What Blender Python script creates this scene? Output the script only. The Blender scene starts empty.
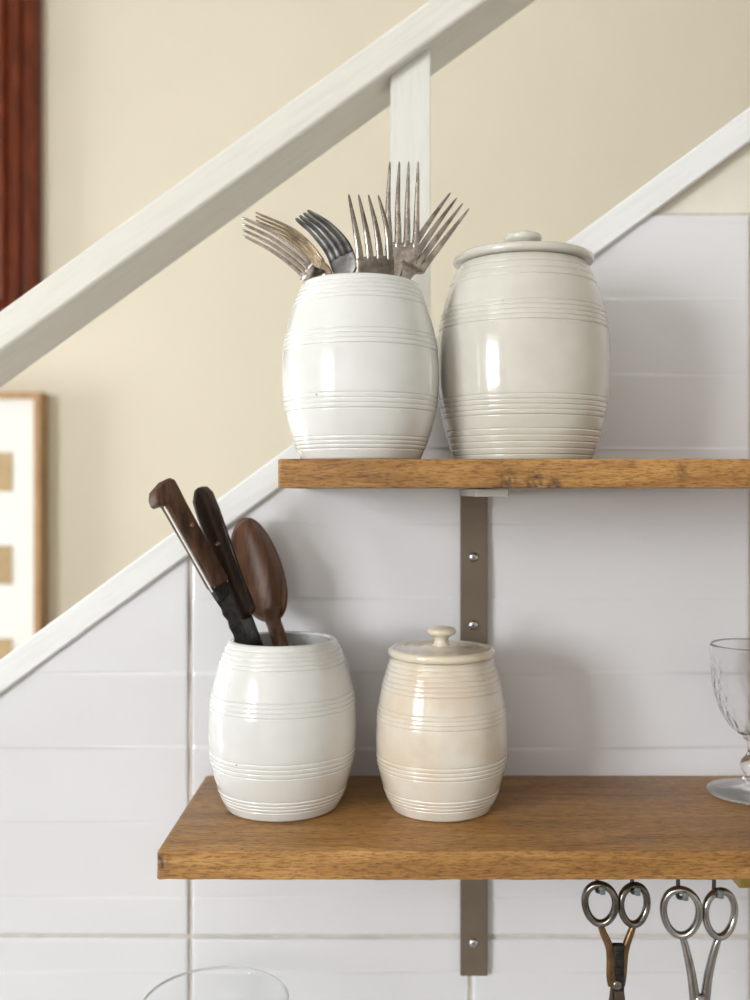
import bpy, bmesh, math, random
from math import sin, cos, pi, radians, sqrt, exp
from mathutils import Vector, Matrix, noise

sc = bpy.context.scene
COL = sc.collection
V = Vector

# ------------------------------------------------------------------ camera
F, CX, CY = 1000.0, 392.0, 490.0          # focal length and principal point in pixels (750 x 1000 frame)
def at(px, py, Y):                         # a pixel of the photograph at depth Y, in metres
    return V(((px - CX) / F * Y, Y, -(py - CY) / F * Y))
cam_d = bpy.data.cameras.new('camera')
cam = bpy.data.objects.new('camera', cam_d); COL.objects.link(cam)
cam.location = (0, 0, 0); cam.rotation_euler = (pi / 2, 0, 0)
cam_d.sensor_fit = 'VERTICAL'; cam_d.sensor_height = 36.0; cam_d.sensor_width = 36.0
cam_d.lens = 36.0 * F / 1000.0
cam_d.shift_x = -(CX - 375) / 1000.0
cam_d.shift_y = (CY - 500) / 1000.0
cam_d.clip_start = 0.02
cam_d.dof.use_dof = True
cam_d.dof.focus_distance = 0.80
cam_d.dof.aperture_fstop = 3.6
sc.camera = cam

# ------------------------------------------------------------------ light
sc.view_settings.view_transform = 'Standard'
sc.view_settings.look = 'None'
sc.view_settings.gamma = 1.0
sc.view_settings.use_curve_mapping = False
sc.view_settings.exposure = 0.0
world = bpy.data.worlds.new('world'); sc.world = world; world.use_nodes = True
bg = world.node_tree.nodes['Background']
bg.inputs[0].default_value = (0.75, 0.87, 1.0, 1); bg.inputs[1].default_value = 1.0
# room limits
X0, X1, Y0, Y1, Z0, Z1 = -2.2, 1.9, -2.7, 1.9, -1.5, 1.35
YT = 0.9627                                # face of the tiles
WY0, WY1, WZ0, WZ1 = -2.15, -0.85, -0.25, 0.85   # kitchen window in the left wall
def area(name, loc, rot, sx, sy, power, color):
    d = bpy.data.lights.new(name, 'AREA'); d.shape = 'RECTANGLE'; d.size = sx; d.size_y = sy
    d.energy = power; d.color = color
    o = bpy.data.objects.new(name, d); COL.objects.link(o); o.location = loc; o.rotation_euler = rot
    return o
area('window_daylight', (X0 - 0.13, (WY0 + WY1) / 2, (WZ0 + WZ1) / 2), (0, -pi / 2, 0), WZ1 - WZ0 + .1, WY1 - WY0 + .1, 172, (0.965, 0.985, 1.0))
# added fill light in an invented stairwell opening, to brighten the far wall
SY0, SY1, SZ0, SZ1 = 1.12, 1.80, -0.95, 0.45
area('stair_fill_light', (X0 - 0.13, (SY0 + SY1) / 2, (SZ0 + SZ1) / 2), (0, -pi / 2, 0), SZ1 - SZ0 + .1, SY1 - SY0 + .1, 62, (0.93, 0.965, 1.0))

# ------------------------------------------------------------------ helpers
def link(name, me, mat=None, parent=None, smooth=True, kind=None):
    o = bpy.data.objects.new(name, me); COL.objects.link(o)
    if mat: me.materials.append(mat)
    if smooth:
        for p in me.polygons: p.use_smooth = True
    if parent: o.parent = parent
    if kind: o['kind'] = kind
    return o
def mesh(name, verts, faces):
    me = bpy.data.meshes.new(name); me.from_pydata([tuple(v) for v in verts], [], faces); me.update()
    return me
def fixn(me):
    bm = bmesh.new(); bm.from_mesh(me); bmesh.ops.recalc_face_normals(bm, faces=bm.faces); bm.to_mesh(me); bm.free()
    return me
def tag(o, label, cat, group=None):
    o['label'] = label; o['category'] = cat
    if group: o['group'] = group
    return o
def empty(name, loc, label, cat, group=None):
    o = bpy.data.objects.new(name, None); COL.objects.link(o); o.location = loc; o.empty_display_size = 0.02
    return tag(o, label, cat, group)
def part(name, me, mat, parent, smooth=True, label=None):
    """mesh given in world metres, parented to a thing (or a part) and re-based on it"""
    root = parent; off = V((0, 0, 0))
    while root: off += root.location; root = root.parent
    me.transform(Matrix.Translation(-off))
    o = link(name, me, mat, parent, smooth)
    if label: o['label'] = label
    return o
def box(x0, x1, y0, y1, z0, z1, bevel=0.0, seg=2):
    bm = bmesh.new(); bmesh.ops.create_cube(bm, size=1)
    for v in bm.verts:
        v.co = V((x0 + (v.co.x + .5) * (x1 - x0), y0 + (v.co.y + .5) * (y1 - y0), z0 + (v.co.z + .5) * (z1 - z0)))
    if bevel: bmesh.ops.bevel(bm, geom=bm.edges[:], offset=bevel, segments=seg, affect='EDGES', profile=.5)
    me = bpy.data.meshes.new('box'); bm.to_mesh(me); bm.free(); return me
def merge(*mes):
    bm = bmesh.new()
    for m in mes: bm.from_mesh(m)
    me = bpy.data.meshes.new('m'); bm.to_mesh(me); bm.free(); return me
def prism(poly, origin, ax, ay, n, t, bevel=0.0, seg=3):
    """polygon (u,v) in plane origin + u*ax + v*ay, extruded by t along n"""
    bm = bmesh.new()
    a = [bm.verts.new(origin + ax * u + ay * v) for u, v in poly]
    f = bm.faces.new(a)
    r = bmesh.ops.extrude_face_region(bm, geom=[f])
    vs = [e for e in r['geom'] if isinstance(e, bmesh.types.BMVert)]
    for v in vs: v.co += n * t
    bmesh.ops.recalc_face_normals(bm, faces=bm.faces)
    if bevel:
        es = [e for e in bm.edges if len(e.link_faces) == 2 and e.calc_face_angle(0) > 0.9]
        bmesh.ops.bevel(bm, geom=es, offset=bevel, segments=seg, affect='EDGES', profile=.5, clamp_overlap=True)
    me = bpy.data.meshes.new('prism'); bm.to_mesh(me); bm.free(); return me
def lathe(prof, c, seg=96, disp=None):
    """prof: list of (r, z) walked along the section; r == 0 at an end closes it"""
    verts, faces, rings = [], [], []
    for r, z in prof:
        if r < 1e-6:
            rings.append([len(verts)]); verts.append(V((c[0], c[1], c[2] + z)))
        else:
            ring = []
            for i in range(seg):
                a = 2 * pi * i / seg; rr = r + (disp(a, r, z) if disp else 0)
                ring.append(len(verts)); verts.append(V((c[0] + rr * cos(a), c[1] + rr * sin(a), c[2] + z)))
            rings.append(ring)
    for A, B in zip(rings, rings[1:]):
        if len(A) == 1 and len(B) == 1: continue
        for i in range(seg):
            j = (i + 1) % seg
            if len(A) == 1: faces.append((A[0], B[j], B[i]))
            elif len(B) == 1: faces.append((A[i], A[j], B[0]))
            else: faces.append((A[i], A[j], B[j], B[i]))
    return fixn(mesh('lathe', verts, faces))
def catmull(pts, n=8):
    P = [pts[0] * 2 - pts[1]] + list(pts) + [pts[-1] * 2 - pts[-2]]
    out = []
    for i in range(1, len(P) - 2):
        for k in range(n):
            t = k / n; a, b, c, d = P[i - 1:i + 3]
            out.append(.5 * ((2 * b) + (c - a) * t + (2 * a - 5 * b + 4 * c - d) * t * t + (3 * b - a - 3 * c + d) * t ** 3))
    out.append(pts[-1].copy()); return out
def sweep(path, widths, thicks, w, seg=12, closed=False, power=1.0):
    """sweep an ellipse-like section (half width along w, half thickness along the normal) along path"""
    n = len(path); verts, faces = [], []
    for i, p in enumerate(path):
        if closed: t = (path[(i + 1) % n] - path[i - 1])
        else: t = path[min(i + 1, n - 1)] - path[max(i - 1, 0)]
        t.normalize()
        wi = w[i] if isinstance(w, list) else w
        wi = (wi - t * wi.dot(t)).normalized(); ni = t.cross(wi)
        for k in range(seg):
            a = 2 * pi * k / seg; ca, sa = cos(a), sin(a)
            if power != 1: ca = math.copysign(abs(ca) ** power, ca); sa = math.copysign(abs(sa) ** power, sa)
            verts.append(p + wi * (widths[i] * ca) + ni * (thicks[i] * sa))
    for i in range(n if closed else n - 1):
        for k in range(seg):
            a, b = i * seg + k, i * seg + (k + 1) % seg
            c, d = ((i + 1) % n) * seg + (k + 1) % seg, ((i + 1) % n) * seg + k
            faces.append((a, b, c, d))
    if not closed:
        faces.append(tuple(range(seg))[::-1]); faces.append(tuple(range((n - 1) * seg, n * seg)))
    return fixn(mesh('sweep', verts, faces))
def tube(path, r, seg=12, closed=False):
    rs = r if isinstance(r, list) else [r] * len(path)
    t = (path[1] - path[0]).normalized(); w = V((0, 1, 0)) if abs(t.y) < .9 else V((1, 0, 0))
    return sweep(path, rs, rs, w, seg, closed)

# ------------------------------------------------------------------ materials
class M:
    def __init__(s, name, **kw):
        s.m = bpy.data.materials.new(name); s.m.use_nodes = True
        s.nt = s.m.node_tree; s.b = s.nt.nodes['Principled BSDF']
        for k, v in kw.items(): s.set(k, v)
    def set(s, k, v):
        k = {'color': 'Base Color', 'rough': 'Roughness', 'metal': 'Metallic', 'coat': 'Coat Weight', 'coat_rough': 'Coat Roughness',
             'trans': 'Transmission Weight', 'ior': 'IOR', 'spec': 'Specular IOR Level'}.get(k, k)
        s.b.inputs[k].default_value = (*v, 1) if isinstance(v, tuple) else v
    def n(s, t, **kw):
        nd = s.nt.nodes.new(t)
        for k, v in kw.items():
            if k in nd.inputs: nd.inputs[k].default_value = v
            else: setattr(nd, k, v)
        return nd
    def l(s, a, ao, b, bi): s.nt.links.new(a.outputs[ao], b.inputs[bi])
    def coords(s, scale=(1, 1, 1), rot=(0, 0, 0)):
        t = s.n('ShaderNodeTexCoord'); mp = s.n('ShaderNodeMapping')
        mp.inputs['Scale'].default_value = scale; mp.inputs['Rotation'].default_value = rot
        s.l(t, 'Object', mp, 'Vector'); return mp
    def noise(s, src, scale, detail=4, rough=.55, dist=0):
        n = s.n('ShaderNodeTexNoise', Scale=scale, Detail=detail, Roughness=rough, Distortion=dist); s.l(src, 'Vector', n, 'Vector'); return n
    def ramp(s, src, out, stops):
        r = s.n('ShaderNodeValToRGB'); s.l(src, out, r, 'Fac'); e = r.color_ramp.elements
        while len(e) < len(stops): e.new(.5)
        for i, (p, c) in enumerate(stops): e[i].position = p; e[i].color = (*c, 1)
        return r
    def mix(s, fac, a, b, mode='MIX'):
        m = s.n('ShaderNodeMixRGB', blend_type=mode)
        for i, v in ((0, fac), (1, a), (2, b)):
            if isinstance(v, tuple) and hasattr(v[0], 'outputs'): s.l(v[0], v[1], m, i)
            elif isinstance(v, (int, float)): m.inputs[i].default_value = v
            else: m.inputs[i].default_value = (*v, 1)
        return m
    def bump(s, src, out, strength, dist):
        b = s.n('ShaderNodeBump', Strength=strength, Distance=dist); s.l(src, out, b, 'Height'); s.l(b, 'Normal', s.b, 'Normal'); return b

def plain(name, color, rough=.6, var=.06, scale=6, bump=0.0, bscale=60, **kw):
    m = M(name, rough=rough, **kw); c = m.coords(); n = m.noise(c, scale)
    r = m.ramp(n, 'Fac', [(.3, tuple(max(0, x * (1 - var)) for x in color)), (.7, tuple(min(1, x * (1 + var)) for x in color))])
    m.l(r, 'Color', m.b, 'Base Color')
    if bump: m.bump(m.noise(c, bscale, 5), 'Fac', bump, .002)
    return m.m
def brushed_paint(name, color, angle, post=False):
    m = M(name, rough=.42)
    t = m.n('ShaderNodeTexCoord'); vr = m.n('ShaderNodeVectorRotate', rotation_type='Y_AXIS'); vr.inputs['Angle'].default_value = angle
    m.l(t, 'Object', vr, 'Vector'); mp = m.n('ShaderNodeMapping'); mp.inputs['Scale'].default_value = (5, 60, 60); m.l(vr, 'Vector', mp, 'Vector')
    n = m.noise(mp, 3, 6, .6)
    r = m.ramp(n, 'Fac', [(.3, tuple(x * .93 for x in color)), (.55, color)])
    m.l(r, 'Color', m.b, 'Base Color'); m.bump(n, 'Fac', .25, .0012); return m.m
def oak():
    m = M('oiled_oak', rough=.5)
    c = m.coords((2.2, 16, 26)); n1 = m.noise(c, 3.0, 7, .65, 1.2)
    c2 = m.coords((34, 200, 260)); n2 = m.noise(c2, 3.0, 4, .7, .4)
    c3 = m.coords((2.5, 2.5, 2.5)); n3 = m.noise(c3, 2.2, 3)
    base = m.ramp(n1, 'Fac', [(.30, (.25, .118, .030)), (.5, (.40, .208, .058)), (.68, (.54, .305, .098))])
    pores = m.ramp(n2, 'Fac', [(.40, (.36, .28, .20)), (.52, (1, 1, 1))])
    mx = m.mix(.75, (base, 'Color'), (pores, 'Color'), 'MULTIPLY')
    blot = m.ramp(n3, 'Fac', [(.35, (.80, .76, .72)), (.6, (1.08, 1.04, 1))])
    mx2 = m.mix(.8, (mx, 'Color'), (blot, 'Color'), 'MULTIPLY')
    at_ = m.n('ShaderNodeAttribute', attribute_name='stain')
    mx3 = m.mix((at_, 'Fac'), (mx2, 'Color'), (.07, .035, .018)); m.l(mx3, 'Color', m.b, 'Base Color')
    rr = m.ramp(n3, 'Fac', [(.3, (.35, .35, .35)), (.7, (.55, .55, .55))]); m.l(rr, 'Color', m.b, 'Roughness')
    m.bump(n2, 'Fac', .5, .0012); return m.m
def dark_wood(name, dark, light, rot=(0, 0, 0)):
    m = M(name, rough=.42, spec=.28); c = m.coords((70, 70, 9), rot); n = m.noise(c, 2, 5, .6, .5)
    r = m.ramp(n, 'Fac', [(.3, dark), (.7, light)]); m.l(r, 'Color', m.b, 'Base Color'); m.bump(n, 'Fac', .25, .001); return m.m
def glaze(name, c1, c2, rough=.16, blot=3.5, speck=True, wob=.045):
    m = M(name, rough=rough, coat=.8, coat_rough=.03, spec=.5); c = m.coords()
    n = m.noise(c, blot * 4, 4, .6)
    r = m.ramp(n, 'Fac', [(.38, c1), (.62, c2)])
    last = (r, 'Color')
    if speck:
        v = m.n('ShaderNodeTexVoronoi', Scale=34.0); m.l(c, 'Vector', v, 'Vector')
        s = m.ramp(v, 'Distance', [(.028, (.45, .36, .25)), (.045, (1, 1, 1))])
        mx = m.mix(.8, last, (s, 'Color'), 'MULTIPLY'); last = (mx, 'Color')
    m.l(last[0], last[1], m.b, 'Base Color')
    nb = m.noise(c, 38, 3, .6); m.bump(nb, 'Fac', wob, .003)
    bnode = m.b.inputs['Normal'].links[0].from_node; m.nt.links.new(bnode.outputs['Normal'], m.b.inputs['Coat Normal'])
    return m.m
def metal(name, c1, c2, rough=.3, scale=60, metallic=1.0, bump=.06):
    m = M(name, metal=metallic); c = m.coords(); n = m.noise(c, scale, 5, .65)
    r = m.ramp(n, 'Fac', [(.35, c1), (.65, c2)]); m.l(r, 'Color', m.b, 'Base Color')
    rr = m.ramp(n, 'Fac', [(.3, (rough * 1.4,) * 3), (.7, (rough * .7,) * 3)]); m.l(rr, 'Color', m.b, 'Roughness')
    m.bump(n, 'Fac', bump, .001); return m.m
def glass(name, tint=(1, 1, 1), bumpy=False):
    m = M(name, color=tint, rough=.0, trans=1.0, ior=1.38)
    return m.m

MAT = dict(
    tile=None,
    cream=plain('cream_wall_paint', (.80, .735, .595), .75, .03, 1.5, .15, 25),
    plaster=plain('stair_wall_plaster', (.74, .70, .61), .7, .05, 14, .35, 70),
    ceiling=plain('white_ceiling_paint', (.80, .78, .74), .8, .02),
    room=plain('room_wall_paint', (.60, .585, .55), .8, .03),
    floor=plain('floor_boards', (.28, .21, .15), .5, .15, 3),
    rail=brushed_paint('cream_white_rail_paint', (.75, .74, .685), radians(35.9)),
    trim=brushed_paint('white_gloss_paint', (.82, .83, .83), radians(36.2)),
    post=brushed_paint('white_post_paint', (.77, .765, .72), pi / 2),
    grout=plain('beige_grout', (.60, .56, .50), .9, .10, 60, .3, 200),
    oak=oak(),
    bracket=plain('brown_grey_metal_paint', (.175, .14, .10), .45, .10, 20, .1, 120, metal=.35),
    screw=metal('zinc_screw', (.45, .47, .50), (.7, .72, .75), .25),
    jar_white=glaze('white_ironstone', (.68, .685, .665), (.73, .735, .715)),
    jar_grey=glaze('grey_cream_ironstone', (.56, .54, .475), (.62, .605, .545)),
    jar_cream=glaze('cream_ironstone', (.67, .575, .46), (.75, .725, .66), blot=3.0),
    lid_cream=glaze('cream_lid_glaze', (.66, .58, .445), (.72, .65, .52), speck=False, wob=.01),
    silver=metal('worn_silver_plate', (.20, .17, .145), (.52, .47, .42), .26, 60),
    silver_pink=metal('pale_silver_plate', (.26, .22, .20), (.66, .59, .53), .3, 60),
    tarnish=metal('brown_tarnished_plate', (.13, .095, .06), (.33, .26, .17), .30, 70),
    dark_steel=metal('dark_grey_steel', (.05, .048, .045), (.15, .145, .14), .42, 50),
    dull=metal('mottled_silver_plate', (.11, .095, .08), (.36, .32, .27), .26, 50),
    steel=metal('polished_steel', (.24, .23, .225), (.46, .455, .45), .2, 40),
    old_steel=metal('blackened_steel', (.07, .06, .05), (.26, .24, .22), .24, 45),
    bronze=metal('brown_patina_steel', (.12, .07, .035), (.30, .19, .10), .3, 50),
    black=metal('black_iron', (.008, .007, .006), (.03, .027, .025), .5, 160, .4, .5),
    hook=metal('dark_hook_metal', (.05, .045, .04), (.12, .11, .10), .4, 60, .8),
    hooktip=metal('grey_hook_tip', (.10, .13, .13), (.17, .20, .20), .5, 60, .3),
    brass=metal('aged_brass', (.34, .25, .07), (.52, .40, .14), .35, 60),
    walnut=dark_wood('walnut_handle', (.022, .010, .006), (.115, .055, .030), (0, radians(-35), 0)),
    darkwalnut=dark_wood('dark_walnut_handle', (.008, .004, .003), (.040, .019, .011), (0, radians(-28), 0)),
    spoon=dark_wood('brown_spoon_wood', (.040, .017, .008), (.150, .070, .034), (0, radians(-15), 0)),
    mahogany=dark_wood('mahogany_frame', (.065, .011, .002), (.22, .042, .009)),
    oakframe=dark_wood('light_oak_frame', (.36, .20, .085), (.52, .32, .15)),
    mat_board=plain('white_mat_board', (.88, .88, .86), .8, .01),
    pic_brown=plain('tan_brown_print', (.48, .34, .18), .7, .15, 20),
    canvas=plain('dark_brown_canvas', (.10, .05, .03), .6, .3, 8),
    glass=glass('clear_glass'), arm=plain('pale_metal_arm', (.46, .44, .41), .5, .05, 20),
    window=plain('white_window_paint', (.8, .8, .78), .4, .02),
    tangm=plain('bright_worn_metal', (.74, .73, .70), .35, .05, 60, metal=.5),
    stone=plain('pale_worktop', (.62, .60, .57), .4, .06, 15),
)
tm = M('white_glazed_tile', rough=.2, coat=.6, coat_rough=.06)
tc = tm.coords(); tn = tm.noise(tc, 3, 3); tr = tm.ramp(tn, 'Fac', [(.3, (.715, .715, .75)), (.7, (.76, .76, .785))])
tm.l(tr, 'Color', tm.b, 'Base Color'); tn2 = tm.noise(tc, 22, 3, .5); tb = tm.bump(tn2, 'Fac', .12, .004)
tm.nt.links.new(tb.outputs['Normal'], tm.b.inputs['Coat Normal']); MAT['tile'] = tm.m

# ------------------------------------------------------------------ the setting
def struct(name, me, mat, smooth=False): return link(name, me, mat, None, smooth, 'structure')
T = .1
struct('floor', box(X0 - T, X1 + T, Y0 - T, Y1 + T, Z0 - T, Z0), MAT['floor'])
struct('ceiling', box(X0 - T, X1 + T, Y0 - T, Y1 + T, Z1, Z1 + T), MAT['ceiling'])
struct('wall_far', box(X0 - T, X1 + T, Y1, Y1 + T, Z0, Z1), MAT['cream'])
struct('wall_right', box(X1, X1 + T, Y0 - T, Y1, Z0, Z1), MAT['room'])
struct('wall_left', merge(box(X0 - T, X0, Y0 - T, WY0, Z0, Z1), box(X0 - T, X0, WY1, SY0, Z0, Z1), box(X0 - T, X0, SY1, Y1, Z0, Z1),
                          box(X0 - T, X0, WY0, WY1, Z0, WZ0), box(X0 - T, X0, WY0, WY1, WZ1, Z1),
                          box(X0 - T, X0, SY0, SY1, Z0, SZ0), box(X0 - T, X0, SY0, SY1, SZ1, Z1)), MAT['room'])
struct('wall_back', box(X0, X1, Y0 - T, Y0, Z0, Z1), MAT['room'])
b = .045; ym = (WY0 + WY1) / 2; zt = WZ0 + .78; xa, xb = X0 - .08, X0 - .03
struct('window_1', merge(box(xa, xb, WY0, WY0 + b, WZ0, WZ1, .004), box(xa, xb, WY1 - b, WY1, WZ0, WZ1, .004),
                         box(xa, xb, WY0, WY1, WZ0, WZ0 + b, .004), box(xa, xb, WY0, WY1, WZ1 - b, WZ1, .004),
                         box(xa, xb, ym - .04, ym + .04, WZ0, WZ1, .004), box(xa, xb, WY0, WY1, zt - .02, zt + .02, .004),
                         box(xa, xb, WY0, WY1, WZ0 + .38, WZ0 + .41, .004)), MAT['window'])
struct('stair_fill_frame', merge(box(xa, xb, SY0, SY0 + b, SZ0, SZ1, .004), box(xa, xb, SY1 - b, SY1, SZ0, SZ1, .004),
                         box(xa, xb, SY0, SY1, SZ0, SZ0 + b, .004), box(xa, xb, SY0, SY1, SZ1 - b, SZ1, .004)), MAT['window'])  # unseen frame, made up for the added stairwell fill light

# half wall below the stair string: its sloping edge in metres
S = .737
def zline(X, icpt):       # image line y = icpt - S*x, on the plane of the tiles
    px = X / YT * F + CX
    return -(icpt - S * px - CY) / F * YT
xe = X1
def under(icpt, yfront, depth, zmax=None):
    xs = (CX + 0) and X0
    # where the slope meets the floor
    px_f = (icpt - (CY - Z0 / YT * F)) / S; xf = (px_f - CX) / F * YT
    poly = [(xf, Z0), (xe, Z0)]
    if zmax is None:
        px_c = (icpt - (CY - Z1 / YT * F)) / S; xc = (px_c - CX) / F * YT
        poly += [(xe, Z1), (xc, Z1)] if xc < xe else [(xe, zline(xe, icpt))]
    return prism(poly, V((0, yfront, 0)), V((1, 0, 0)), V((0, 0, 1)), V((0, 1, 0)), depth)
struct('wall_stair', under(676, YT + .006, .09), MAT['plaster'])
# grout bed, then the relief tiles on it
GX = [(-.1945 + .2704 * k) for k in range(-4, 7)]
GZ0, GZT = -.4303, .2667
def clip_poly(xa, xb, za, zb, icpt):
    """rectangle cut by the sloping line, as a polygon"""
    pts = [(xa, za), (xb, za), (xb, zb), (xa, zb)]; out = []
    ins = lambda p: p[1] <= zline(p[0], icpt)
    for i in range(4):
        p, q = pts[i], pts[(i + 1) % 4]; a, c = ins(p), ins(q)
        if a: out.append(p)
        if a != c:
            fp, fq = p[1] - zline(p[0], icpt), q[1] - zline(q[0], icpt); t = fp / (fp - fq)
            out.append((p[0] + (q[0] - p[0]) * t, p[1] + (q[1] - p[1]) * t))
    return out
ZTB = -.62
gp = clip_poly(-1.3, X1, ZTB, GZT + .001, 690)
struct('trim_2', prism(gp, V((0, YT + .0025, 0)), V((1, 0, 0)), V((0, 0, 1)), V((0, 1, 0)), .0034), MAT['grout'])
rowZ = [(CY - y) * YT / F for y in [897 + 74.7 * k for k in range(4, -12, -1)]]     # rising
def h_relief(X, Z):
    for i, z in enumerate(rowZ):
        if Z < z: break
    i0 = i - 1; zl, zh = (rowZ[i0], rowZ[i]) if i > 0 else (Z - .03, Z + .04)
    f = (Z - zl) / (zh - zl)
    col = math.floor((X + .05 * (i0 % 3)) / .135)
    def tilt(r): return 1.3 * noise.noise(V((X * 7.5, r * 3.7, 1.3)))
    a = tilt(i0)
    e = .02                                       # width of the soft step
    saw = f - .5
    if f > 1 - e: saw = .5 * (1 - (f - (1 - e)) / e)
    elif f < e: saw = -.5 * (f / e)
    h = .0023 * a * saw
    h += .0016 * noise.noise(V((X * 9, Z * 12, 5)))
    h += .0004 * noise.noise(V((X * 25, Z * 30, 9)))
    return h
def tile_patch(xa, xb, za, zb):
    g = .0017; xa += g; xb -= g; za += g; zb -= g
    nx = max(2, int((xb - xa) / .004))
    zs = []; z = za
    nz = int((zb - za) / .003)
    zs = [za + (zb - za) * k / nz for k in range(nz + 1)]
    for r in rowZ:
        if za + .004 < r < zb - .004: zs += [r - .0012, r, r + .0012]
    for e in (.0006, .0015): zs += [za + e, zb - e]
    zs = sorted(set(zs))
    xs = sorted([xa + (xb - xa) * k / nx for k in range(nx + 1)] + [xa + .0006, xa + .0015, xb - .0006, xb - .0015])
    verts, idx, faces = [], {}, []
    def edge(d): d = max(0, min(1, d / .0022)); return .0026 * (1 - sqrt(max(0, 1 - (1 - d) ** 2)))
    for i, X in enumerate(xs):
        ztop = zline(X, 692)
        for j, Z in enumerate(zs):
            Zc = Z
            if Z > ztop:
                if j > 0 and zs[j - 1] < ztop: Zc = ztop
                else: continue
            d = min(X - xa, xb - X, Zc - za, zb - Zc)
            idx[i, j] = len(verts); verts.append((X, YT - h_relief(X, Zc) + edge(d), Zc))
    for i in range(len(xs) - 1):
        for j in range(len(zs) - 1):
            q = [(i, j), (i + 1, j), (i + 1, j + 1), (i, j + 1)]; k = [idx[p] for p in q if p in idx]
            if len(k) >= 3: faces.append(tuple(k))
    return mesh('t', verts, faces)
pat = []
for k in range(len(GX) - 1):
    for za, zb in ((ZTB, GZ0), (GZ0, GZT)):
        if zline(GX[k + 1], 692) > za and GX[k] > -1.3 and GX[k] < 1.2: pat.append(tile_patch(GX[k], GX[k + 1], za, zb))
struct('wall_tiled', merge(*pat), MAT['tile'], True)
# painted string capping the tiles
def band(i_top, i_bot, yf, depth, xa, xb, mat, name, bev=.0025):
    poly = [(xa, zline(xa, i_bot)), (xb, zline(xb, i_bot)), (xb, zline(xb, i_top)), (xa, zline(xa, i_top))]
    return struct(name, prism(poly, V((0, yf, 0)), V((1, 0, 0)), V((0, 0, 1)), V((0, 1, 0)), depth, bev), mat, True)
band(660.3, 694.5, YT - .007, .104, -1.15, 1.5, MAT['trim'], 'trim_1')
for o in (bpy.data.objects['trim_1'],):
    o.data.polygons.foreach_set('use_smooth', [False] * len(o.data.polygons))

# stair banister: handrail and its post
YH, DH = .949, .092
def hz(px, icpt, Y): return -(icpt - .7235 * px - CY) / F * Y
def hpoly(pa, pb):
    return [((pa - CX) / F * YH, hz(pa, 352, YH)), ((pb - CX) / F * YH, hz(pb, 352, YH)),
            ((pb - CX) / F * YH, hz(pb, 310, YH)), ((pa - CX) / F * YH, hz(pa, 310, YH))]
ban = empty('banister', at(411, 352, YH + .04), 'white painted sloping stair handrail held by one flat white post', 'banister')
hr = part('handrail', prism(hpoly(-900, 1150), V((0, YH, 0)), V((1, 0, 0)), V((0, 0, 1)), V((0, 1, 0)), DH, .004), MAT['rail'], ban, False)
Yp = YH + .012
pa, pb = (390.5 - CX) / F * Yp, (430.5 - CX) / F * Yp
zb_ = zline((pa + pb) / 2, 668)
bpoly = [(pa, zline(pa, 664)), (pb, zline(pb, 664)), (pb, hz(430.5, 346, Yp)), (pa, hz(390.5, 346, Yp))]
part('post', prism(bpoly, V((0, Yp + .0025, 0)), V((1, 0, 0)), V((0, 0, 1)), V((0, 1, 0)), .03, .0008), MAT['post'], ban, False)

# ------------------------------------------------------------------ shelves
def shelf(xa, xb, z0, z1, ya, yb, marks, label):
    n = int((xb - xa) / .002); r = .0010; st_ = []
    sec = []                              # rounded section (y, z)
    for cy_, cz_, a0 in ((ya + r, z1 - r, 90), (ya + r, z0 + r, 180), (yb - r, z0 + r, 270), (yb - r, z1 - r, 0)):
        for k in range(4):
            a = radians(a0 + 30 * k); sec.append((cy_ + r * cos(a), cz_ + r * sin(a)))
        if a0 == 90:
            for k in range(1, 12): sec.append((ya, z1 - r - (z1 - z0 - 2 * r) * k / 12))
    m = len(sec); verts, faces = [], []
    cyc, czc = (ya + yb) / 2, (z0 + z1) / 2
    for i in range(n + 1):
        X = xa + (xb - xa) * i / n
        ins = r * .6 if i in (0, n) else 0
        for (y, z) in sec:
            d = .0004 * noise.noise(V((X * 45, y * 90, z * 160))) + .00035 * noise.noise(V((X * 160, y * 200, z * 300)))
            if y < ya + .003:
                for mx, mz, rad, dep in marks:
                    q = ((X - mx) ** 2 + (z - mz) ** 2) / rad ** 2
                    if q < 4: d -= dep * exp(-q) * (0.6 + .8 * noise.noise(V((X * 400, 0, z * 400))))
            yy = y + (ins if y < cyc else -ins); zz = z + (ins if z < czc else -ins)
            if y < cyc: yy -= d
            else: yy += d
            if y < ya + .004: zz += d * (.7 if z > czc else -.7)
            verts.append((X, yy, zz))
            sv = 0
            if y < ya + .004:
                for mx, mz, rad, dep in marks:
                    q = ((X - mx) ** 2 * 1.2 + (z - mz) ** 2 * .8) / rad ** 2
                    if q < 6: sv = max(sv, exp(-q) * (.7 + 1.6 * noise.noise(V((X * 420, 3, z * 260)))) * 1.0)
            st_.append(max(0, min(1, sv)))
    for i in range(n):
        for k in range(m):
            faces.append((i * m + k, i * m + (k + 1) % m, (i + 1) * m + (k + 1) % m, (i + 1) * m + k))
    faces.append(tuple(range(m))); faces.append(tuple(range(n * m, n * m + m))[::-1])
    me = fixn(mesh('shelf', verts, faces))
    at_ = me.attributes.new('stain', 'FLOAT', 'POINT'); at_.data.foreach_set('value', st_)
    o = link('wall_shelf', me, MAT['oak'], None, True); return tag(o, label, 'shelf', 'oak wall shelves')
YF = .76; YBK = YT - .0015
ZU1, ZU0 = .0236, .0015
ZL1, ZL0 = -.2744, -.2964
XR = .62
up = shelf(-.0866, XR, ZU0, ZU1, YF, YBK, [(at(683, 471, YF).x, .014, .004, .0022), (at(508, 483, YF).x, .004, .009, .0012), (at(535, 484, YF).x, .003, .008, .0014), (at(555, 484, YF).x, .003, .006, .0010)],
           'shorter upper oak shelf carrying the fork jar and the large lidded jar')
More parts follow.
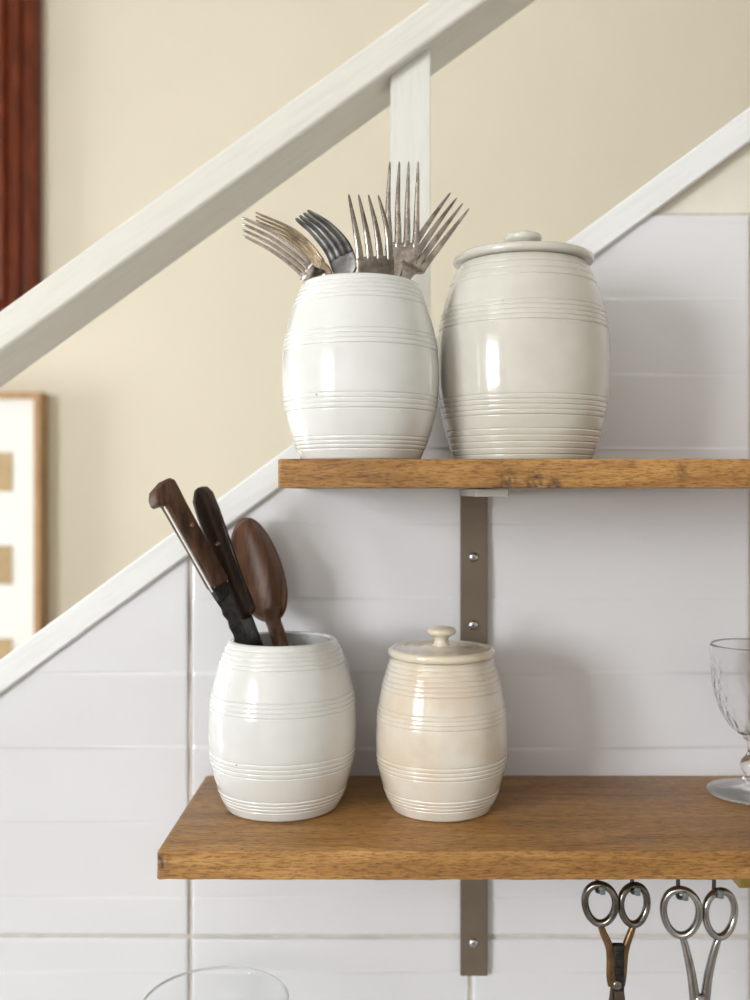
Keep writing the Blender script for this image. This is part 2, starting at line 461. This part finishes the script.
lo = shelf(-.1786, XR, ZL0, ZL1, YF, YBK, [(at(161, 866, YF).x, -.283, .006, .0016), (at(158, 860, YF).x, -.279, .004, .0014)],
           'longer lower oak shelf carrying the goblet, with scissors hung beneath')

def bracket(zs, screws, label):
    xa, xb = at(460, 0, YT).x, at(487, 0, YT).x; t = .0055
    yb = YT - .0018
    zs -= .0006
    root = empty('shelf_bracket', V(((xa + xb) / 2, yb, zs - .1675)), label, 'bracket', 'metal shelf brackets')
    part('bracket_bar', box(xa, xb, yb - t, yb, zs - .1675, zs - .0005, .0006, 1), MAT['bracket'], root, False)
    part('bracket_arm', box(xa + .0002, xb - .0002, .783, yb - t + .0004, zs - .0062, zs, .0005, 1), MAT['arm'], root, False, 'paler horizontal arm')
    for py in screws:
        c = at(473.5, py, yb - t)
        prof = [(0, .0024), (.0022, .0023), (.0038, .0016), (.0048, .0003), (.0048, -.0008), (0, -.0008)]
        me = lathe(prof, (0, 0, 0), 24)
        me.transform(Matrix.Rotation(pi / 2, 4, 'X'))
        cross = merge(box(-.0022, .0022, -.0026, -.0019, -.0004, .0004), box(-.0004, .0004, -.0026, -.0019, -.0022, .0022))
        me.transform(Matrix.Translation(c)); cross.transform(Matrix.Rotation(.5, 4, 'Y')); cross.transform(Matrix.Translation(c))
        s = part('screw', me, MAT['screw'], root); part('screw_slot', cross, MAT['hook'], s, False)
bracket(ZU0, (557, 625), 'brown-grey metal bracket under the upper shelf, partly behind the small lidded jar')
bracket(ZL0, (943,), 'brown-grey metal bracket under the lower shelf, left of the scissors')

# ------------------------------------------------------------------ barrel jars
def barrel(H, rb, rm, rt, bands, thick=.0055, pw=2.1, tm_=.47, lip=.0015):
    N = 620; prof = [(0, .0012), (rb - .005, .0010), (rb - .0022, 0)]
    amp = .0005
    def R(t):
        s = (t - tm_) / tm_ if t < tm_ else (t - tm_) / (1 - tm_)
        r = rm - (rm - (rb if t < tm_ else rt)) * abs(s) ** pw
        for (a, c, n) in bands:
            if a - .01 < t < c + .01:
                for q in range(n + 1):              # fine turned grooves between faint ribs
                    dz = (t - (a + (c - a) * q / n)) * H
                    r -= .00058 * exp(-(dz / .00050) ** 2)
                if a < t < c: r += .00035
        return r
    for k in range(N + 1):
        t = k / N; r = R(t); z = t * H
        if z < .0022: r -= .0022 - sqrt(max(0, .0022 ** 2 - (.0022 - z) ** 2))
        if H - z < .0022: r -= .0022 - sqrt(max(0, .0022 ** 2 - (.0022 - (H - z)) ** 2))
        prof.append((r, z))
    rin = R(1) - thick
    prof += [(rin + .0012, H - .0003), (rin + .0002, H - .0012)]
    for k in range(1, 60):
        t = 1 - k / 60; s = (t - tm_) / tm_ if t < tm_ else (t - tm_) / (1 - tm_)
        z = t * H
        if z < .007: break
        prof.append((rm - (rm - (rb if t < tm_ else rt)) * abs(s) ** pw - thick, z))
    prof.append((0, .006)); return prof
B4 = [(.06, .125, 3), (.27, .35, 3), (.61, .69, 3), (.865, .965, 4)]
JH = .1450
def jar_open(c, label):
    root = empty('storage_jar', c, label, 'jar', 'open white barrel jars')
    part('jar_body', lathe(barrel(JH, .0485, .0645, .0468, B4), c, 144), MAT['jar_white'], root); return root
JA = V((-.0258, .820, ZU1)); JB = V((-.0954, .8730, ZL1))
jar_open(JA, 'open white ribbed barrel jar on the upper shelf, full of forks')
jar_open(JB, 'open white ribbed barrel jar on the lower shelf, holding wooden handled utensils')
# large lidded jar
JC = V((.1115, .852, ZU1))
r3 = empty('lidded_jar', JC, 'large greyish cream barrel jar with flat lid on the upper shelf', 'jar', 'lidded barrel jars')
H3 = .1675
BC = [(.03, .15, 4), (.215, .31, 4), (.66, .755, 4), (.885, .955, 2)]
part('jar_body', lathe(barrel(H3, .0570, .0733, .0540, BC, pw=2.2, tm_=.49), JC, 144), MAT['jar_grey'], r3)
zl = H3 + .0002
lp = [(0, zl), (.0578, zl), (.0590, zl + .0008), (.0597, zl + .003), (.0590, zl + .0054), (.0575, zl + .0066), (.055, zl + .0068), (.052, zl + .0064), (.035, zl + .0078), (.012, zl + .009), (0, zl + .0092)]
lid3 = part('lid', lathe(lp, JC, 128), MAT['jar_grey'], r3)
zk = zl + .0088
kp = [(0, zk), (.0095, zk), (.0085, zk + .003), (.0085, zk + .0075), (.0115, zk + .0095), (.0152, zk + .0112), (.0163, zk + .0138), (.0150, zk + .0164), (.0105, zk + .0182), (.005, zk + .0189), (0, zk + .0191)]
part('knob', lathe(kp, JC, 64), MAT['jar_grey'], lid3)
# small lidded jar
JD = V((.0428, .8665, ZL1))
r4 = empty('lidded_jar', JD, 'small mottled cream barrel jar with mushroom knob lid on the lower shelf', 'jar', 'lidded barrel jars')
H4 = .1305
BD = [(.075, .145, 3), (.285, .365, 3), (.60, .685, 3), (.80, .985, 6)]
part('jar_body', lathe(barrel(H4, .0425, .0570, .0437, BD, pw=2.1, tm_=.46), JD, 144), MAT['jar_cream'], r4)
zl = H4 + .0003
lp = [(0, zl), (.0445, zl), (.0460, zl + .0010), (.0467, zl + .0035), (.0460, zl + .0060), (.0443, zl + .0073), (.0420, zl + .0074), (.0402, zl + .0062), (.0385, zl + .0058), (.030, zl + .0068), (.0165, zl + .0080), (.0155, zl + .0090), (.0135, zl + .0094), (.010, zl + .0094), (0, zl + .0094)]
lid4 = part('lid', lathe(lp, JD, 128), MAT['lid_cream'], r4)
zk = zl + .009
kp = [(0, zk), (.0085, zk), (.0068, zk + .0015), (.0060, zk + .0040), (.0062, zk + .0065), (.0085, zk + .0088), (.0118, zk + .0100), (.0128, zk + .0122), (.0118, zk + .0146), (.0080, zk + .0163), (.004, zk + .0169), (0, zk + .0170)]
part('knob', lathe(kp, JD, 64), MAT['lid_cream'], lid4)

# ------------------------------------------------------------------ forks
def fork(ctrl, w_tip, w_root, half_tip, half_root, mat, label, tine_w=.0022, hold=0.0, taper=.65):
    """ctrl: tip, mid, root, neck, end of handle (world). Built as handle + head + four tines along one curved centre line"""
    tip, mid, root, neck, end = ctrl
    line = catmull([tip, mid, root, neck, end], 14)       # 57 points, root at 28, neck at 42
    w_tip, w_root = w_tip.normalized(), w_root.normalized()
    thing = empty('table_fork', end, label, 'fork', 'forks in the upper jar')
    iR, iN, nL = 28, 42, len(line) - 1
    # head: full width at the tine roots, waisted to the neck, with a shallow dish
    path, ws, ts, wd = [], [], [], []
    for i in range(iR - 3, iN + 1):
        t = (i - iR) / (iN - iR)
        path.append(line[i]); wd.append(w_root.lerp(w_root, 1))
        if t < 0: ws.append(half_root * (1.0 - .0 * t)); ts.append(.0009)
        else:
            e = max(0, (t - hold) / (1 - hold)); e = e * e * (3 - 2 * e); ws.append(half_root * 1.0 * (1 - e) + .0035 * e); ts.append(.0010 + .0009 * e)
    path = path[2:]; ws = ws[2:]; ts = ts[2:]; wd = wd[2:]
    part('head', sweep(path, ws, ts, wd, 16, power=.8), mat, thing)
    path = [line[i] for i in range(iN - 1, nL + 1)]
    ws = [.0036 + .0050 * (k / (len(path) - 1)) ** 3 for k in range(len(path))]; ws[-1] *= .6
    part('handle', sweep(path, ws, [.0020] * len(path), w_root, 12), mat, thing)
    for k in range(4):
        u = (k - 1.5) / 1.5
        path, ws, ts, wd = [], [], [], []
        for i in range(0, iR + 3):
            t = max(0, 1 - i / iR)                     # 0 at root, 1 at tip
            half = (half_root - tine_w) * (1 - t) + half_tip * t
            wv = w_root.lerp(w_tip, t).normalized()
            # the outer tines bow outwards a little before closing
            off = u * half * (1 + .05 * sin(pi * t))
            path.append(line[i] + wv * off); wd.append(wv)
            ws.append(.0003 + (tine_w - .0003) * (.12 + .88 * (1 - t) ** taper) * (.6 if t > .98 else 1))
            ts.append(.0008 + .0006 * (1 - t))
            if i > iR: ws[-1] *= .75; ts[-1] = .0006 if i == iR + 1 else .0003
        part('tine', sweep(path, ws, ts, wd, 8, power=.75), mat, thing)
    return thing
zb = ZU1 + .0085
def jin(dx, dy, z=zb): return V((JA.x + dx, JA.y + dy, z))
fork([at(242.5, 226.5, .812), at(277, 244.5, .816), at(307, 271, .820), at(319, 300, .825), jin(-.020, -.018)], V((.10, -.85, .40)), V((.18, -.85, .42)), .0110, .0140,
     MAT['silver_pink'], 'pale silver fork leaning furthest left over the rim of the upper jar', .0027, .3, .4)
fork([at(256, 218.5, .858), at(296, 238, .856), at(322, 267, .852), at(334, 298, .848), jin(-.018, .026)], V((.10, -.9, .20)), V((.15, -.9, .2)), .0105, .0135,
     MAT['tarnish'], 'brown tarnished fork just behind the pale leftmost fork in the upper jar', .0034, .3)
fork([at(301.5, 214.5, .812), at(323, 231, .810), at(341, 256, .810), at(347, 296, .812), jin(-.004, .020)], V((.60, -.75, .15)), V((.80, -.5, .28)), .0088, .0125,
     MAT['dark_steel'], 'dark grey steel fork seen from behind, third from the left in the upper jar', .0037, .5, .3)
fork([at(363.5, 195, .796), at(371, 228, .792), at(375, 259, .793), at(376, 304, .796), jin(.016, -.020)], V((1, 0, -.03)), V((1, .1, 0)), .0118, .0150,
     MAT['dull'], 'mottled fork standing upright with tines bowed right, left of the tallest fork', .0030, .45)
fork([at(404, 162, .836), at(402.5, 205, .834), at(402, 246, .832), at(395, 292, .832), jin(.022, .014)], V((1, 0, .0)), V((1, -.1, 0)), .0118, .0140,
     MAT['silver'], 'tallest silver fork standing straight up in the middle right of the jar', .0030, .2)
fork([at(459.5, 201, .866), at(437, 231, .852), at(415, 263, .838), at(401, 290, .815), jin(-.016, .000)], V((.78, .15, -.62)), V((.82, .05, -.58)), .0105, .0110,
     MAT['silver'], 'silver fork leaning furthest right over the rim of the upper jar', .0030, .1)

# ------------------------------------------------------------------ knives and spoon in the lower jar
def frame(a, c, alpha):
    L = (c - a).normalized()
    p = V((-L.z, 0, L.x)); p.normalize()                    # image-plane perpendicular pointing right-up
    cam_dir = V((0, -1, 0)); cam_dir = (cam_dir - L * cam_dir.dot(L)).normalized(); p = L.cross(cam_dir).normalized()
    if p.x < 0: p = -p
    n = p * sin(alpha) + cam_dir * cos(alpha)                # broad face
    e = -p * cos(alpha) + cam_dir * sin(alpha)               # narrow edge towards the left
    return L, n.normalized(), e.normalized()
def rivet(parent, c, n, r=.0022):
    me = lathe([(0, .0009), (r * .7, .0007), (r, 0), (r, -.001), (0, -.001)], (0, 0, 0), 20)
    me.transform(n.to_track_quat('Z', 'Y').to_matrix().to_4x4()); me.transform(Matrix.Translation(c))
    return part('rivet', me, MAT['bronze'], parent)
# knife 1: hooked walnut handle, bright tang
A, Bp = at(163.5, 487, .850), at(218.5, 585, .864)
L, n, e = frame(A, Bp, radians(44)); LEN = (Bp - A).length
k1 = empty('kitchen_knife', Bp, 'old knife with hooked brown wooden handle and bright metal tang, leftmost in the lower jar', 'knife', 'utensils in the lower jar')
hh = .0086
out = [(.0150, hh), (.0135, hh + .001), (.0125, hh + .0070), (.0100, hh + .0088), (.004, hh + .0070), (-.001, hh + .003), (-.005, -.001), (-.0045, -.006), (-.001, -.0095), (.006, -hh - .0008), (.02, -hh), (.06, -hh * .95), (LEN, -hh * .97), (LEN, hh * .97), (.06, hh * .92), (.02, hh * .98)]
th = .0150
body = prism(out, A - n * (th / 2), L, e, n, th, .0022, 3)
hd = part('handle', body, MAT['walnut'], k1)
tang = [(.0145, hh + .0009), (LEN + .002, hh + .0009), (LEN + .002, -hh - .0003), (.02, -hh - .0003)]
part('tang', prism(tang, A - n * .0004, L, e, n, .0024), MAT['tangm'], hd, False, 'bright metal strip')
rivet(hd, A + L * .040 + n * (th / 2) - e * .002, n)
EK = at(262, 645, .868); ins1 = V((JB.x + .027, JB.y - .004, ZL1 + .014))
bd = (ins1 - Bp).normalized()
rb_ = random.Random(5)
def blade(parent, a, c, e_, n_, w0, w1, t, rough, mat):
    Lb = (c - a); ln = Lb.length; Lb.normalize(); e2 = (e_ - Lb * e_.dot(Lb)).normalized(); n2 = Lb.cross(e2).normalized()
    pts = []; N = 34
    for i in range(N + 1):
        s = i / N; w = w0 + (w1 - w0) * s
        pts.append((s * ln, w + (rough * (rb_.random() - .5)) + (.0009 if i % 2 else 0) * (rough > 0)))
    for i in range(N, -1, -1):
        s = i / N; pts.append((s * ln, -(w0 + (w1 - w0) * s) * .75))
    return part('blade', prism(pts, a - n2 * t / 2, Lb, e2, n2, t), mat, parent, False)
blade(k1, Bp - L * .004, ins1, (e - n * .5).normalized(), (n + e * .5).normalized(), .0060, .0050, .0036, .0010, MAT['black'])
part('bolster', prism([(-.003, .0092), (.012, .0085), (.012, -.005), (-.003, -.0085)], Bp - n * .004, L, e, n, .008, .0012, 2), MAT['black'], k1, False)
# knife 2: darker handle ending in a beak
A, Bp = at(201, 492, .882), at(240.5, 605, .887)
L, n, e = frame(A, Bp, radians(-20)); LEN = (Bp - A).length
k2 = empty('kitchen_knife', Bp, 'old knife with very dark rounded wooden handle, between the hooked knife and the spoon', 'knife', 'utensils in the lower jar')
hh = .0095
out = [(-.003, .003), (-.0045, -.001), (-.003, -.005), (.003, -.0085), (.02, -hh), (.05, -hh), (.085, -hh * .95), (LEN, -hh * 1.15), (LEN + .010, -hh * 1.1), (LEN + .013, -hh * .3), (LEN + .010, hh * .5),
       (LEN + .002, hh * 1.0), (.09, hh * .85), (.05, hh * .95), (.02, hh), (.006, .0085)]
th = .018
hd = part('handle', prism(out, A - n * (th / 2), L, e, n, th, .0052, 5), MAT['darkwalnut'], k2)
rivet(hd, A + L * .048 + n * (th / 2) - e * .004, n)
part('tang', prism([(.02, -hh - .0004), (LEN - .01, -hh * 1.05), (LEN - .01, 0), (.02, 0)], A - n * .0008, L, e, n, .0016), MAT['old_steel'], hd, False)
blade(k2, Bp + L * .004, V((JB.x + .022, JB.y + .006, ZL1 + .014)), e, n, .0088, .0085, .003, 0, MAT['black'])
# wooden spoon
st, sb, sr = at(239, 518, .928), at(269, 616, .911), at(281, 646, .898)
sp = empty('wooden_spoon', sb, 'brown wooden spoon with egg-shaped bowl up, rightmost in the lower jar', 'spoon', 'utensils in the lower jar')
L = (sb - st).normalized(); cd = V((-.45, -1, .12)); nn = (cd - L * cd.dot(L)).normalized(); W = L.cross(nn).normalized()
if W.x < 0: W = -W
ln = (sb - st).length + .006; hw = .0262
verts, faces = [], []
NR, NA = 14, 56
def egg(a, r):
    v = -cos(a); u = sin(a)
    return u * hw * (1 + .10 * v) * r, ln * .5 + v * ln * .5 * r
for side in (0, 1):
    base = len(verts); verts.append(None)
    for i in range(NR + 1):
        r = i / NR
        for k in range(NA):
            u, v = egg(2 * pi * k / NA, r if r > 0 else .001)
            d = .0135 * (1 - r * r) ** .8 + .0006 * (r > .99) if side == 0 else .0135 * (1 - r * r) ** .8 + .0026 * (1 - r ** 6) + .0036
            crown = -.006 * ((v / ln - .5) * 2) ** 2
            verts.append(st + L * v + W * u + nn * (crown - d))
    verts[base] = st + L * ln * .5 - nn * (.0135 + (.0062 if side else 0))
    for i in range(NR):
        for k in range(NA):
            a, b_ = base + 1 + i * NA + k, base + 1 + i * NA + (k + 1) % NA
            faces.append((a, b_, b_ + NA, a + NA))
    for k in range(NA): faces.append((base, base + 1 + k, base + 1 + (k + 1) % NA))
o1, o2 = 1 + NR * NA, 2 + (NR + 1) * NA + NR * NA
for k in range(NA): faces.append((o1 + k, o1 + (k + 1) % NA, o2 + (k + 1) % NA, o2 + k))
bowl_me = mesh('bowl', verts, faces); bm = bmesh.new(); bm.from_mesh(bowl_me); bmesh.ops.remove_doubles(bm, verts=bm.verts, dist=1e-5)
bmesh.ops.recalc_face_normals(bm, faces=bm.faces); bm.to_mesh(bowl_me); bm.free()
part('bowl', bowl_me, MAT['spoon'], sp)
end = V((JB.x + .022, JB.y + .016, ZL1 + .018))
path = catmull([sb - L * .006 - nn * .0090, sb + L * .006 - nn * .005, sr, sr.lerp(end, .5), end], 8)
ws = [.0115 - .0042 * min(1, i / 9) for i in range(len(path))]
part('handle', sweep(path, ws, [.0052] * len(path), W, 16), MAT['spoon'], sp)

# ------------------------------------------------------------------ goblet
GC = V((.3265, .905, ZL1 + .0003))
gb = empty('goblet', GC, 'clear cut glass goblet with knopped stem at the right end of the lower shelf', 'goblet')
def cut(a, r, z):                            # rows of slender oval facets ground into the bowl
    if z < .060 or z > .118: return 0
    row = (z - .060) / .0115; i = math.floor(row); f = (row - i - .5) * 2
    u = (a / (2 * pi) * 22 + .5 * (i % 2) + .15 * i) % 1; g = (u - .5) * 2
    q = (f * .95) ** 2 + (g * 1.1) ** 2
    return -.0007 * max(0, 1 - q)
rim = .0365; Hg = .1345
outp = [(.0035, .0475), (.0075, .0485), (.0085, .0500), (.0070, .0515)]
for k in range(1, 90):
    t = k / 90; z = .0515 + (Hg - .0515) * t
    r = .0070 + (rim + .0006 - .0070) * (1 - (1 - t) ** 2.7) ** .62
    outp.append((r, z))
outp.append((rim, Hg - .0006)); outp.append((rim - .0008, Hg))
inp = []
for k in range(89, 4, -1):
    t = k / 90; z = .0515 + (Hg - .0515) * t
    r = .0070 + (rim + .0006 - .0070) * (1 - (1 - t) ** 2.7) ** .62 - .0019
    inp.append((max(.001, r), z + .0004))
inp.append((0, inp[-1][1] - .0006))
foot = [(0, .0006), (.036, 0), (.0385, 0), (.0402, .0010), (.0398, .0020), (.026, .0040), (.0125, .0062), (.0085, .0082), (0, .0084)]
stem = [(0, .0085), (.0075, .0090), (.0078, .0095), (.0085, .0108), (.0098, .0125), (.0085, .0142), (.0050, .0155),
        (.0075, .0175), (.0102, .0215), (.0112, .0255), (.0098, .0300), (.0065, .0335), (.0046, .0365), (.0042, .041), (.0046, .0455), (.0052, .0470)]
full = stem + outp + inp
me = lathe(full, GC, 176, lambda a, r, z: cut(a, r, z) if r > .0 else 0)
# one continuous glass wall: facets only on the outside
bm = bmesh.new(); bm.from_mesh(me); bm.to_mesh(me); bm.free()
part('glass_bowl', me, MAT['glass'], gb)
fm = M('greyish_glass_foot', color=(.90, .90, .89), rough=.04, trans=.86, ior=1.3)
part('foot', lathe(foot, GC, 96), fm.m, gb)

# worktop below the frame and the glass standing on it
tg = M('thin_clear_glass', rough=.0)
tr_ = tg.n('ShaderNodeBsdfTransparent'); gl_ = tg.n('ShaderNodeBsdfGlossy', Roughness=.03); lw_ = tg.n('ShaderNodeLayerWeight', Blend=.5)
pw_ = tg.n('ShaderNodeMath', operation='POWER'); pw_.inputs[1].default_value = 4.5; tg.l(lw_, 'Facing', pw_, 0)
ml_ = tg.n('ShaderNodeMath', operation='MULTIPLY_ADD'); ml_.inputs[1].default_value = .6; ml_.inputs[2].default_value = .012; tg.l(pw_, 'Value', ml_, 0)
mxs = tg.n('ShaderNodeMixShader'); tr_.inputs['Color'].default_value = (.995, 1, 1, 1)
tg.l(ml_, 'Value', mxs, 'Fac'); tg.nt.links.new(tr_.outputs[0], mxs.inputs[1]); tg.nt.links.new(gl_.outputs[0], mxs.inputs[2])
tg.nt.links.new(mxs.outputs[0], tg.nt.nodes['Material Output'].inputs['Surface'])
wt = link('worktop', box(-1.2, X1 - .01, .42, YT - .004, -.66, -.62, .004), MAT['stone'], None, False)
tag(wt, 'pale worktop running along the tiled wall under both shelves', 'worktop')
GV = V((at(215.5, 0, .86).x, .86, -.6198)); Hv = .6198 - .4395 - .0005; rv = .0628
vp = [(0, .004), (.035, .001), (.040, 0), (.044, .003)]
for k in range(1, 40):
    t = k / 40; vp.append((.045 + (rv - .045) * t ** .7, .004 + (Hv - .005) * t))
vp += [(rv, Hv - .0006), (rv - .0008, Hv), (rv - .0018, Hv - .0006)]
for k in range(39, 3, -1):
    t = k / 40; vp.append((.045 + (rv - .045) * t ** .7 - .0022, .004 + (Hv - .005) * t))
vp.append((0, .010))
gv = empty('glass_vase', GV, 'clear round glass vessel whose rim just shows at the bottom left', 'glass')
part('glass_wall', lathe(vp, GV, 96), tg.m, gv)
rmat = M('pale_glass_rim', color=(.80, .81, .81), rough=.1, trans=.35, ior=1.3)
rl = [GV + V(((rv - .0009) * cos(2 * pi * k / 96), (rv - .0009) * sin(2 * pi * k / 96), Hv)) for k in range(96)]
part('rim', sweep(rl, [.0011] * 96, [.0011] * 96, V((0, 0, 1)), 10, True), rmat.m, gv)

# ------------------------------------------------------------------ scissors on hooks
def ring_loop(c, rx, rz, tilt, twist, r, N=48):
    p = []
    for i in range(N):
        a = 2 * pi * i / N; x, z = rx * sin(a) * (1 + .10 * cos(a)), rz * cos(a)
        x2, z2 = x * cos(tilt) + z * sin(tilt), -x * sin(tilt) + z * cos(tilt)
        p.append(c + V((x2 * cos(twist), x2 * sin(twist), z2)))
    return p
def scissors(Y, L_, R_, rx, rz, piv, shank, mats, label, tips, wide):
    root = empty('scissors', at(piv[0], piv[1], Y), label, 'scissors', 'scissors hanging under the lower shelf')
    for s, (cx_, cy_) in ((-1, L_), (1, R_)):
        c = at(cx_, cy_, Y + .0015 * s)
        lp_ = ring_loop(c, rx, rz, s * -.06, .30 * s, .002)
        lo_ = part('finger_loop', sweep(lp_, [.0036] * len(lp_), [.0029] * len(lp_), V((0, 1, 0)), 12, True), mats[0], root)
        bot = c + V((0, 0, -rz))
        pts = [bot + V((0, 0, .0005))] + [at(px, py, Y + .0015 * s) for px, py in shank[s]]
        path = catmull(pts, 8); n_ = len(path)
        ws = [.0024 + .0018 * (i / n_) for i in range(n_)]
        part('shank', sweep(path, [.0030] * n_, ws, V((0, 1, 0)), 12), mats[1], root)
        bl = [(0, .0045), (.02, .0058), (.052, .0042), (.072, .0006), (.072, -.0006), (0, -.0035)]
        o_ = at(piv[0], piv[1] - 4, Y + .0016 * s)
        part('blade', prism([(u, v * s) for u, v in bl], o_ + V((0, -.0008, 0)), V((-.06 * s, 0, -1)).normalized(), V((-1, 0, 0)), V((0, 1, 0)), .0016), mats[2], root, False)
    me = lathe([(0, .0022), (.0028, .0018), (.0040, .0006), (.0040, -.004), (0, -.004)], (0, 0, 0), 20)
    me.transform(Matrix.Rotation(pi / 2, 4, 'X')); me.transform(Matrix.Translation(at(piv[0], piv[1], Y - .003)))
    part('pivot_screw', me, mats[0], root); return root
YS = .785
sA = scissors(YS, (600, 904), (634, 905), .0117, .0152, (617, 985), {-1: [(603, 932), (610, 950), (611, 975), (613, 985)], 1: [(631, 932), (625, 950), (622, 975), (620, 985)]},
              (MAT['old_steel'], MAT['bronze'], MAT['old_steel']), 'dark blackened scissors with bronze brown shanks, hanging left of the bright pair', None, 1)
bk = merge(box(at(612.5, 0, YS).x, at(623.5, 0, YS).x, YS - .0035, YS + .0035, at(0, 990, YS).z, at(0, 944, YS).z, .0012))
part('spring', bk, MAT['black'], sA)
cogs = merge(*[box(at(614 + 3 * (k % 2), 0, YS).x, at(621 + 2 * (k % 2), 0, YS).x, YS - .0045, YS, at(0, 949 + 8 * k + 5, YS).z, at(0, 949 + 8 * k, YS).z, .0008) for k in range(5)])
part('spring_coil', cogs, MAT['black'], sA)
sB = scissors(YS, (681, 912.5), (720, 914), .0134, .0180, (699.5, 1000), {-1: [(685, 945), (691, 972), (695, 1000)], 1: [(716, 945), (709, 972), (705, 1000)]},
              (MAT['steel'], MAT['steel'], MAT['steel']), 'bright polished steel scissors with oval finger loops, hanging at the right', None, 1)
def hook(px, py, tx, label):
    base = at(px, 880, YS + .004); base.z = ZL0
    low = at(px, py, YS + .004); f = at(tx, py + .5, YS - .006); tp = at(tx + .5, py - .5, YS - .013)
    root = empty('cup_hook', base, label, 'hook', 'small hooks under the lower shelf')
    path = catmull([base - V((0, 0, -.0)), base.lerp(low, .6), low + V((0, 0, .0002)), f, tp], 6)
    part('hook_wire', tube(path, .0016, 10), MAT['hook'], root)
    part('hook_tip', box(tp.x - .0021, tp.x + .0021, tp.y - .002, tp.y + .002, tp.z - .0030, tp.z + .0034, .0009), MAT['hooktip'], root, True)
hook(597, 891, 602, 'small dark hook through the left loop of the dark scissors')
hook(632, 892, 637, 'small dark hook through the right loop of the dark scissors')
hook(678, 897, 685, 'small dark hook through the left loop of the bright scissors')
hook(714, 895, 720, 'small dark hook through the right loop of the bright scissors')
bp = empty('brass_plate', V((at(736, 0, .775).x + .02, .79, ZL0)), 'aged brass plate fixed under the lower shelf at the right edge', 'brass plate')
xa = at(739, 0, .775).x
part('plate', box(xa, xa + .045, .775, .81, ZL0 - .0125, ZL0 - .0003, .001), MAT['brass'], bp, False)

# ------------------------------------------------------------------ pictures on the far wall
def rect_frame(x0, x1, z0, z1, yb, prof):
    """prof: (inset from outer edge, depth from wall) section, mitred round the rectangle"""
    verts, faces = [], []; m = len(prof)
    for cx_, cz_, sx, sz in ((x0, z0, 1, 1), (x1, z0, -1, 1), (x1, z1, -1, -1), (x0, z1, 1, -1)):
        for ins, dep in prof: verts.append((cx_ + sx * ins, yb - dep, cz_ + sz * ins))
    for c in range(4):
        for k in range(m):
            faces.append((c * m + k, c * m + (k + 1) % m, ((c + 1) % 4) * m + (k + 1) % m, ((c + 1) % 4) * m + k))
    return fixn(mesh('frame', verts, faces))
Yw = Y1 - .001
# oak framed picture
x1_ = at(40, 0, 1.857).x; z1_ = at(0, 392, 1.857).z; x0_, z0_ = x1_ - .62, z1_ - .78
pf = empty('framed_print', V(((x0_ + x1_) / 2, Yw, z0_)), 'light oak framed white print with tan squares, on the far wall at the left', 'picture')
part('frame', rect_frame(x0_, x1_, z0_, z1_, Yw, [(0, 0), (0, .042), (.012, .042), (.012, .028), (.012, 0)]), MAT['oakframe'], pf, False)
part('mat_board', box(x0_ + .011, x1_ - .011, Yw - .030, Yw - .004, z0_ + .011, z1_ - .011), MAT['mat_board'], pf, False)
for i in range(4):
    for j in range(4):
        xr = at(12, 0, 1.868).x - j * .15; zc = at(0, 472 + 93 * i, 1.868).z
        if zc - .035 < z0_ + .03 or xr - .07 < x0_ + .03: continue
        part('printed_square', box(xr - .075, xr, Yw - .0312, Yw - .0302, zc - .036, zc + .036, .0003, 1), MAT['pic_brown'], pf, False)
# mahogany frame above
x1_ = at(36, 0, 1.865).x; z0_ = at(0, 334, 1.865).z; x0_, z1_ = x1_ - .75, Z1 - .08
mf = empty('picture_frame', V(((x0_ + x1_) / 2, Yw, z0_)), 'dark red mahogany moulded frame, cropped at the upper left corner', 'picture frame')
part('frame', rect_frame(x0_, x1_, z0_, z1_, Yw, [(0, 0), (0, .022), (.004, .030), (.018, .034), (.022, .024), (.028, .024), (.032, .032), (.044, .035), (.050, .022), (.058, .020), (.064, .028), (.078, .028), (.084, .012), (.09, .012), (.09, 0)]), MAT['mahogany'], mf, False)
part('canvas', box(x0_ + .088, x1_ - .088, Yw - .008, Yw - .001, z0_ + .088, z1_ - .088), MAT['canvas'], mf, False)
